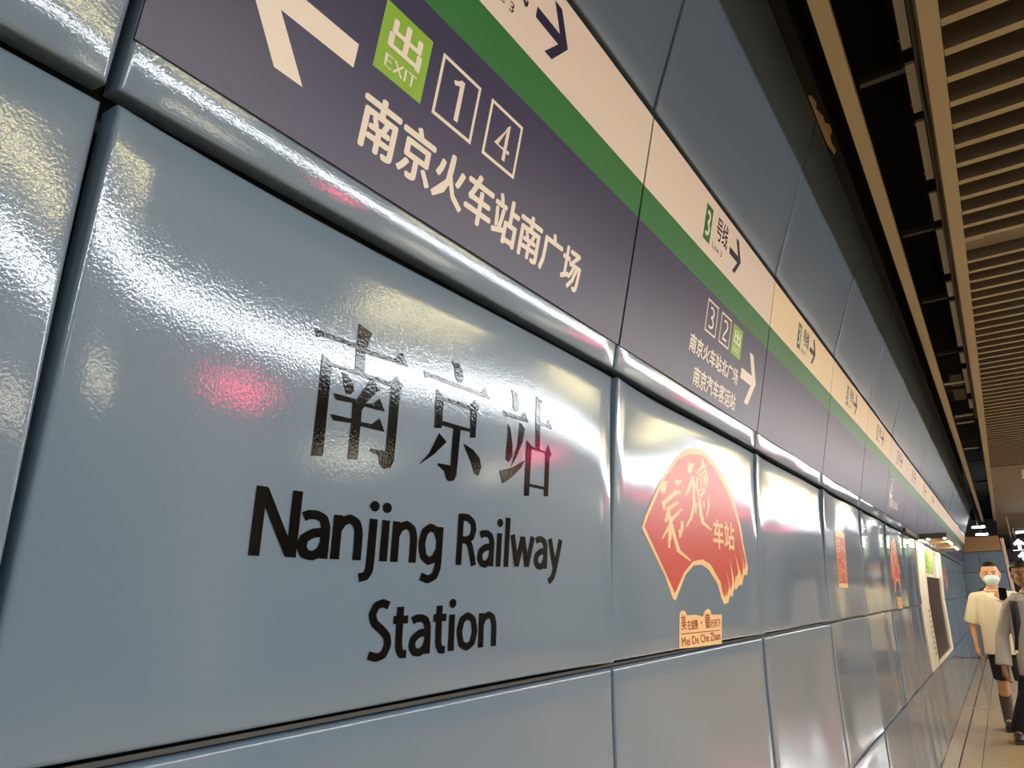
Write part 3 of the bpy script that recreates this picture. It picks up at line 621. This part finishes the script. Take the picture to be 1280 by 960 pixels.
# ------------------------------------------------------------------ lamps and pillars of the platform side
for i in range(6):
    y0 = -4.5 + i * 4.8
    t = thing('linear_luminaire', 'long white linear luminaire hanging under the slats, %s along the platform' % words[i], 'light', 'linear luminaires over the platform', (2.7, y0 + 2.35, 2.82))
    put(bx('diffuser', (2.60, y0, 2.74), (2.80, y0 + 4.7, 2.78), M['tube']), t)
    put(bx('housing', (2.59, y0, 2.78), (2.81, y0 + 4.7, 2.83), M['white']), t)
    for s in (.4, 4.3): put(bx('hanger_rod', (2.695, y0 + s, 2.83), (2.705, y0 + s + .01, CZ), M['strut']), t)
for i in range(8):
    y0 = 3.1 + (i - 1) * 2.3
    t = tag(bx('warm_strip', (2.05, y0, 2.89), (2.15, y0 + 1.1, 2.91), M['warm']), 'warm strip lamp below the slats, %s along the platform' % words[i], 'light', 'warm strip lamps over the platform')
    for s in (.2, .9): bx('stem', (2.095, y0 + s, 2.91), (2.105, y0 + s + .01, CZ), M['strut'], t)
for i in range(5):
    y0 = -1.0 + i * 4.2
    tag(bx('wall_light', (7.2, y0, 2.5), (7.3, y0 + 1.3, 2.75), M['warm2']), 'warm lit panel far across the platform, %s along' % words[i], 'light', 'warm lit panels across the platform')
for i in range(5):
    y0 = 3.95 + i * 5.0
    t = thing('led_display', 'hanging display with red light-emitting dots, %s along the platform' % words[i], 'display', 'red displays over the platform', (4.6, y0, 2.6))
    put(bx('case', (4.62, y0, 2.56), (4.74, y0 + 1.0, 2.86), M['dark']), t)
    put(bx('led_field', (4.60, y0 + .15, 2.66), (4.62, y0 + .45, 2.77), M['led']), t)
    put(bx('rod', (4.67, y0 + .45, 2.86), (4.69, y0 + .47, CZ), M['strut']), t)
for i in range(5):
    y = -1.8 + i * 6.2
    t = thing('pillar', 'beige clad square pillar of the platform, %s along' % words[i], 'pillar', 'platform pillars', (5.2, y, 0))
    put(bx('shaft', (5.0, y - .4, 0.12), (5.8, y + .4, CZ), M['pillar'], bev=.03), t)
    put(bx('plinth', (4.97, y - .43, 0), (5.83, y + .43, .12), M['strut'], bev=.01), t)

# ------------------------------------------------------------------ people
def caps(bm, pts, seg=14, flat=False):
    """chain of tapered round limbs; pts = [(pos, r) or (pos, rx, ry)]"""
    for i, (p, r) in enumerate(pts):
        if flat and i == len(pts) - 1: break
        rr = r if isinstance(r, tuple) else (r, r, r)
        m = Matrix.Translation(V(p)) @ Matrix.Diagonal((rr[0], rr[1], rr[2], 1))
        bmesh.ops.create_uvsphere(bm, u_segments=seg, v_segments=seg // 2 + 2, radius=1.0, matrix=m)
    for (p, r), (q, s) in zip(pts, pts[1:]):
        p, q = V(p), V(q); d = q - p
        if d.length < 1e-5: continue
        a = r if isinstance(r, tuple) else (r, r, r); b = s if isinstance(s, tuple) else (s, s, s)
        ring = []
        vert = abs(d.normalized().z) > .5
        for c, e in ((p, a), (q, b)):
            if vert: ux, uy = V((1, 0, 0)), V((0, 1, 0)); k1, k2 = e[0], e[1]
            elif abs(d.normalized().x) > abs(d.normalized().y): ux, uy = V((0, 1, 0)), V((0, 0, 1)); k1, k2 = e[1], e[2]
            else: ux, uy = V((1, 0, 0)), V((0, 0, 1)); k1, k2 = e[0], e[2]
            dn = d.normalized(); ux = (ux - dn * ux.dot(dn)).normalized(); uy = dn.cross(ux)
            ring.append([bm.verts.new(c + ux * math.cos(2 * math.pi * k / seg) * k1 + uy * math.sin(2 * math.pi * k / seg) * k2) for k in range(seg)])
        A, B = ring
        for k in range(seg): bm.faces.new((A[k], A[(k + 1) % seg], B[(k + 1) % seg], B[k]))
        bm.faces.new(A[::-1]); bm.faces.new(B)
    bmesh.ops.recalc_face_normals(bm, faces=bm.faces)

def skinify(o, vox, it=4):
    m = o.modifiers.new('r', 'REMESH'); m.mode = 'VOXEL'; m.voxel_size = vox; m.use_smooth_shade = True
    s = o.modifiers.new('s', 'SMOOTH'); s.iterations = it; s.factor = .5
    dg = bpy.context.evaluated_depsgraph_get(); me = bpy.data.meshes.new_from_object(o.evaluated_get(dg))
    mt = o.data.materials[0]; o.modifiers.clear(); o.data = me
    me.materials.clear(); me.materials.append(mt)
    for p in me.polygons: p.use_smooth = True
    return o

def hand(bm, wrist, dirn, palm_n, side, curl=.5, s=1.0):
    """wrist point, direction of the palm, palm normal, thumb side; five separate curled fingers"""
    w_ = V(wrist); d = V(dirn).normalized(); n = (V(palm_n) - d * V(palm_n).dot(d)).normalized(); t = d.cross(n) * side
    caps(bm, [(w_, .024 * s), (w_ + d * .045 * s, (.030 * s, .024 * s, .030 * s)), (w_ + d * .075 * s, .026 * s)], 10)
    for k in (-1, 1): caps(bm, [(w_ + d * .03 * s, .018 * s), (w_ + d * .078 * s + t * k * .024 * s, .014 * s)], 8)
    L = (.062, .072, .068, .052)
    for i, off in enumerate((.031, .011, -.010, -.030)):
        a = w_ + d * .082 * s + t * off * s; p = [(a, .0092 * s)]; ang = curl * .5; q = a
        for seg_, f in enumerate((.45, .32, .25)):
            dd = d * math.cos(ang) + n * math.sin(ang); q = q + dd * L[i] * f * 1.15 * s; p.append((q, (.0088 - .0009 * seg_) * s)); ang += curl * .9
        caps(bm, p, 8)
    a = w_ + d * .028 * s + t * .028 * s
    caps(bm, [(a, .012 * s), (a + (t * .7 + d * .6 + n * .2).normalized() * .036 * s, .011 * s), (a + (t * .55 + d * .8 + n * .5).normalized() * .064 * s, .009 * s)], 8)

def head(bm, c, s=1.0, tilt=0.0):
    """c = centre of the skull; faces -y"""
    c = V(c)
    caps(bm, [(c + V((0, .012, .025)) * s, (.076 * s, .094 * s, .088 * s))], 20)
    caps(bm, [(c + V((0, -.014, -.030)) * s, (.066 * s, .078 * s, .078 * s))], 20)
    caps(bm, [(c + V((0, -.045, -.092)) * s, (.034 * s, .034 * s, .026 * s)), (c + V((0, -.052, -.078)) * s, (.042 * s, .034 * s, .03 * s))], 12)
    for k in (-1, 1):
        caps(bm, [(c + V((k * .058, .01, -.05)) * s, .022 * s), (c + V((k * .03, -.045, -.088)) * s, .02 * s)], 10)
        caps(bm, [(c + V((k * .080, .012, -.012)) * s, (.010 * s, .018 * s, .032 * s))], 10)      # ears
        caps(bm, [(c + V((k * .032, -.078, .012)) * s, (.024 * s, .012 * s, .010 * s))], 10)      # brow
        caps(bm, [(c + V((k * .038, -.072, -.035)) * s, (.022 * s, .018 * s, .02 * s))], 10)      # cheek
    caps(bm, [(c + V((0, -.086, .005)) * s, .009 * s), (c + V((0, -.104, -.034)) * s, .014 * s)], 10)  # nose
    caps(bm, [(c + V((0, -.090, -.064)) * s, (.024 * s, .010 * s, .009 * s))], 10)

HS = 1.12
def person(label, X, Y, top, J, mats, sleeves, hem, legs_spec):
    skin, shirtm, = mats
    t = thing('person', label, 'person', loc=(X, Y, 0))
    bm = bmesh.new(); hc = J['head']
    head(bm, hc, HS)
    caps(bm, [((hc[0], hc[1] + .02, hc[2] - .06), .055), ((X, Y + .02, J['neck']), .058), ((X, Y + .01, J['neck'] - .05), (.10, .07, .05))])
    caps(bm, [((X, Y, J['neck'] - .12), (.165, .10, .08)), ((X, Y, J['neck'] - .28), (.155, .105, .1)), ((X, Y, J['neck'] - .46), (.135, .095, .1)), ((X, Y, J['hip']), (.155, .105, .09))])
    for a in ('ra', 'la'):
        s_, e_, w_ = J[a]
        caps(bm, [(s_, .055), (e_, .040), (w_, .025)])
        dirn, pn, side, curl = J[a + '_h']
        hand(bm, w_, dirn, pn, side, curl)
    for a in ('rl', 'll'):
        h_, k_, f_ = J[a]
        caps(bm, [(h_, .082), (k_, .052), ((V(k_) * .62 + V(f_) * .38 + V((0, .02, 0))), .054), (f_, .035)])
        caps(bm, [(f_, .035), ((f_[0], f_[1] - .06, f_[2] - .035), (.036, .06, .03)), ((f_[0], f_[1] - .15, f_[2] - .05), (.04, .05, .022))], 10)
    b = skinify(obj('body', bm, skin), .006, 3); put(b, t)
    # shirt
    bm = bmesh.new(); w2 = sleeves['w']
    caps(bm, [((X, Y + .01, J['neck'] - .065), (.095, .075, .03)), ((X, Y, J['neck'] - .13), (.185, .118, .07)), ((X, Y, J['neck'] - .30), (w2, .128, .08)), ((X, Y, hem + .18), (w2 + .006, .132, .06)), ((X, Y, hem), (w2 + .016, .138, .035))], 20, True)
    for a in ('ra', 'la'):
        s_, e_, w_ = [V(q) for q in J[a]]
        fr = sleeves[a]
        if fr <= 1: pts_ = [(s_ + V((0, 0, -.005)), .062), (s_.lerp(e_, fr), sleeves['r'])]
        else: pts_ = [(s_ + V((0, 0, -.005)), .062), (e_, .060), (e_.lerp(w_, fr - 1), sleeves['r'])]
        caps(bm, [((X + (s_.x - X) * .5, Y, J['neck'] - .085), (.07, .08, .05)), pts_[0]] + pts_[1:], 16, True)
    sh = skinify(obj('shirt', bm, shirtm), .009, 2); put(sh, t)
    bm = bmesh.new(); tube(bm, [(X + .075 * math.cos(q), Y + .005 + .062 * math.sin(q) - .012, J['neck'] - .022 + .018 * math.sin(q)) for q in [k * math.pi / 8 for k in range(17)]], .009, 6)
    put(obj('collar', bm, shirtm, smooth=True), t)
    # legs clothing
    bm = bmesh.new(); caps(bm, [((X, Y, J['hip'] + .06), (.165, .115, .05)), ((X, Y, J['hip'] - .04), (.17, .118, .07))], 16)
    for a in ('rl', 'll'):
        h_, k_, f_ = [V(q) for q in J[a]]
        if legs_spec['short']: caps(bm, [(h_, .092), (h_.lerp(k_, .85), .080)], 14, True)
        else: caps(bm, [(h_, .096), (k_, .076), (f_ + V((0, 0, .03)), .062)])
    put(skinify(obj(legs_spec['name'], bm, legs_spec['m']), .009, 3), t)
    for a in ('rl', 'll'):
        h_, k_, f_ = [V(q) for q in J[a]]
        if legs_spec['short']:
            bm = bmesh.new(); caps(bm, [(k_.lerp(f_, .30) + V((0, .018, 0)), .061), (k_.lerp(f_, .45) + V((0, .015, 0)), .060), (f_ + V((0, .005, -.015)), .050)]); put(skinify(obj('sock', bm, M['sock']), .007, 2), t)
        bm = bmesh.new(); x, y, z = f_
        caps(bm, [((x, y + .01, z - .02), (.045, .055, .045)), ((x, y - .07, z - .035), (.048, .07, .034)), ((x, y - .165, z - .045), (.046, .05, .028))], 14)
        s_ = skinify(obj('shoe', bm, M['shoe']), .007, 3); put(s_, t)
        bm = bmesh.new(); box(bm, (x - .045, y - .205, z - .085), (x + .045, y + .055, z - .060), .01); so = obj('sole', bm, M['sole']); so.parent = s_
    # hair
    return t

def face(t, hc, skin, mask, mouth=True):
    c = V(hc); S = HS
    for k in (-1, 1):
        bm = bmesh.new(); bmesh.ops.create_uvsphere(bm, u_segments=10, v_segments=6, radius=1, matrix=Matrix.Translation(c + V((k * .031, -.0865, -.006)) * S) @ Matrix.Diagonal((.014, .006, .0045, 1))); put(obj('eye', bm, M['eye'], smooth=True), t)
        bm = bmesh.new(); tube(bm, [c + V((k * .014, -.094, .017)) * S, c + V((k * .032, -.093, .023)) * S, c + V((k * .050, -.083, .017)) * S], .0032, 6); put(obj('eyebrow', bm, M['hair']), t)
    if mouth:
        bm = bmesh.new(); bmesh.ops.create_uvsphere(bm, u_segments=10, v_segments=6, radius=1, matrix=Matrix.Translation(c + V((0, -.101, -.064)) * S) @ Matrix.Diagonal((.023, .005, .006, 1))); put(obj('mouth', bm, M['lip'], smooth=True), t)

def hair_cap(t, hc, low, fringe, thick, m):
    """cap over the skull cut by a hairline"""
    bm = bmesh.new(); c = V(hc) + V((0, .014, .027)) * HS
    bmesh.ops.create_uvsphere(bm, u_segments=28, v_segments=18, radius=1, matrix=Matrix.Translation(c) @ Matrix.Diagonal((.077 * HS + thick, .095 * HS + thick, .089 * HS + thick, 1)))
    kill = []
    for v in bm.verts:
        d = v.co - c
        line = fringe if d.y < -.03 else (low + (fringe - low) * max(0, min(1, (.02 - d.y) / .05)) if d.y < .02 else low)
        if d.z < line: kill.append(v)
    bmesh.ops.delete(bm, geom=kill, context='VERTS')
    o = obj('hair', bm, m, smooth=True); s = o.modifiers.new('s', 'SOLIDIFY'); s.thickness = .008; s.offset = -1
    return put(o, t)

# man with the face mask
X, Y = -.108, 9.80
hc = (-.100, 9.775, 1.645)
J = {'head': hc, 'neck': 1.50, 'hip': .92,
     'ra': ((X - .185, Y, 1.395), (X - .262, Y + .03, 1.12), (X - .262, Y - .03, .885)), 'ra_h': ((.05, -.1, -1), (1, .3, 0), -1, .7),
     'la': ((X + .185, Y, 1.395), (X + .265, Y - .06, 1.15), (X + .125, Y - .27, 1.36)), 'la_h': ((-.75, -.2, .6), (-.2, .9, .2), 1, .8),
     'rl': ((X - .09, Y, .88), (X - .095, Y + .10, .48), (X - .115, Y + .30, .09)), 'll': ((X + .09, Y, .88), (X + .10, Y - .10, .48), (X + .11, Y - .18, .09))}
p1 = person('man in a white T-shirt and pale blue face mask looking at a phone', X, Y, 1.77, J, (M['skin'], M['shirt1']), {'w': .185, 'ra': .98, 'la': .98, 'r': .084}, .80, {'short': True, 'name': 'shorts', 'm': M['shorts']})
face(p1, hc, M['skin'], True, mouth=False)
hair_cap(p1, hc, -.035, .040, .006, M['hair'])
bm = bmesh.new(); caps(bm, [(V(hc) + V((0, -.080, -.054)) * HS, (.078, .062, .050)), (V(hc) + V((0, -.062, -.082)) * HS, (.066, .056, .040))], 18)
mk = put(skinify(obj('face_mask', bm, M['mask']), .005, 3), p1)
for k in (-1, 1):
    bm = bmesh.new(); tube(bm, [V(hc) + V((k * .055, -.06, -.03)) * HS, V(hc) + V((k * .076, -.02, -.014)) * HS, V(hc) + V((k * .088, .014, .004)) * HS], .0018, 6); o = obj('ear_loop', bm, M['mask']); o.parent = mk
bm = bmesh.new(); box(bm, (-.037, -.0045, -.074), (.037, .0045, .074), .006)
ph = obj('phone', bm, M['phone']); ph.location = (-.022, 9.465, 1.425); ph.rotation_euler = (math.radians(-28), math.radians(8), math.radians(8))
tag(ph, 'black phone held up in the hand of the man in the face mask', 'phone')
bm = bmesh.new(); caps(bm, [((X - .02, Y + .23, 1.42), (.15, .07, .10)), ((X - .02, Y + .23, 1.12), (.15, .09, .12))], 16)
bp_ = skinify(obj('backpack', bm, M['strap']), .01, 3)
tag(bp_, 'black backpack on the back of the man in the face mask, mostly hidden', 'backpack')

# man at the right edge
X, Y = .205, 9.0
hc = (.178, 8.975, 1.617)
J = {'head': hc, 'neck': 1.475, 'hip': .90,
     'ra': ((X - .195, Y, 1.315), (X - .310, Y + .04, 1.03), (X - .350, Y - .02, .73)), 'ra_h': ((.0, -.05, -1), (1, .3, 0), -1, .6),
     'la': ((X + .195, Y, 1.355), (X + .275, Y + .03, 1.08), (X + .285, Y - .05, .83)), 'la_h': ((0, -.1, -1), (-1, .3, 0), 1, .6),
     'rl': ((X - .11, Y, .86), (X - .21, Y + .06, .48), (X - .355, Y + .36, .09)), 'll': ((X + .10, Y, .86), (X + .11, Y - .14, .48), (X + .12, Y - .22, .09))}
p2 = person('man in a loose pale grey shirt with a black strap at the right edge', X, Y, 1.74, J, (M['skin2'], M['shirt2']), {'w': .225, 'ra': 1.93, 'la': 1.93, 'r': .074}, .66, {'short': False, 'name': 'trousers', 'm': M['trousers']})
face(p2, hc, M['skin2'], False)
hair_cap(p2, hc, -.045, .028, .014, M['hair'])
bm = bmesh.new()
sp = [(X - .135, Y + .10, 1.36), (X - .150, Y + .01, 1.395), (X - .158, Y - .10, 1.34), (X - .155, Y - .150, 1.25), (X - .165, Y - .150, 1.15), (X - .190, Y - .145, 1.02), (X - .220, Y - .11, .88)]
for (a, b) in zip(sp, sp[1:]): pass
rings = []
for i, q in enumerate(sp):
    hw = .034 if i < 5 else .016
    rings.append([bm.verts.new(V(q) + V((-hw, 0, 0))), bm.verts.new(V(q) + V((hw, -.004, 0))), bm.verts.new(V(q) + V((hw, -.012, 0))), bm.verts.new(V(q) + V((-hw, -.010, 0)))])
for A, B in zip(rings, rings[1:]):
    for k in range(4): bm.faces.new((A[k], A[(k + 1) % 4], B[(k + 1) % 4], B[k]))
bm.faces.new(rings[0]); bm.faces.new(rings[-1][::-1]); bmesh.ops.recalc_face_normals(bm, faces=bm.faces)
bag = thing('shoulder_bag', 'black backpack worn by the man at the right edge', 'backpack', loc=(X, Y + .2, 1.1))
put(obj('strap', bm, M['strap'], smooth=True), bag)
bm = bmesh.new(); caps(bm, [((X, Y + .22, 1.34), (.15, .07, .09)), ((X, Y + .22, 1.04), (.16, .09, .12))], 16)
put(skinify(obj('pack', bm, M['strap']), .01, 3), bag)
put(bx('strap_buckle', (X - .228, Y - .135, .87), (X - .205, Y - .122, .90), M['white']), bag)
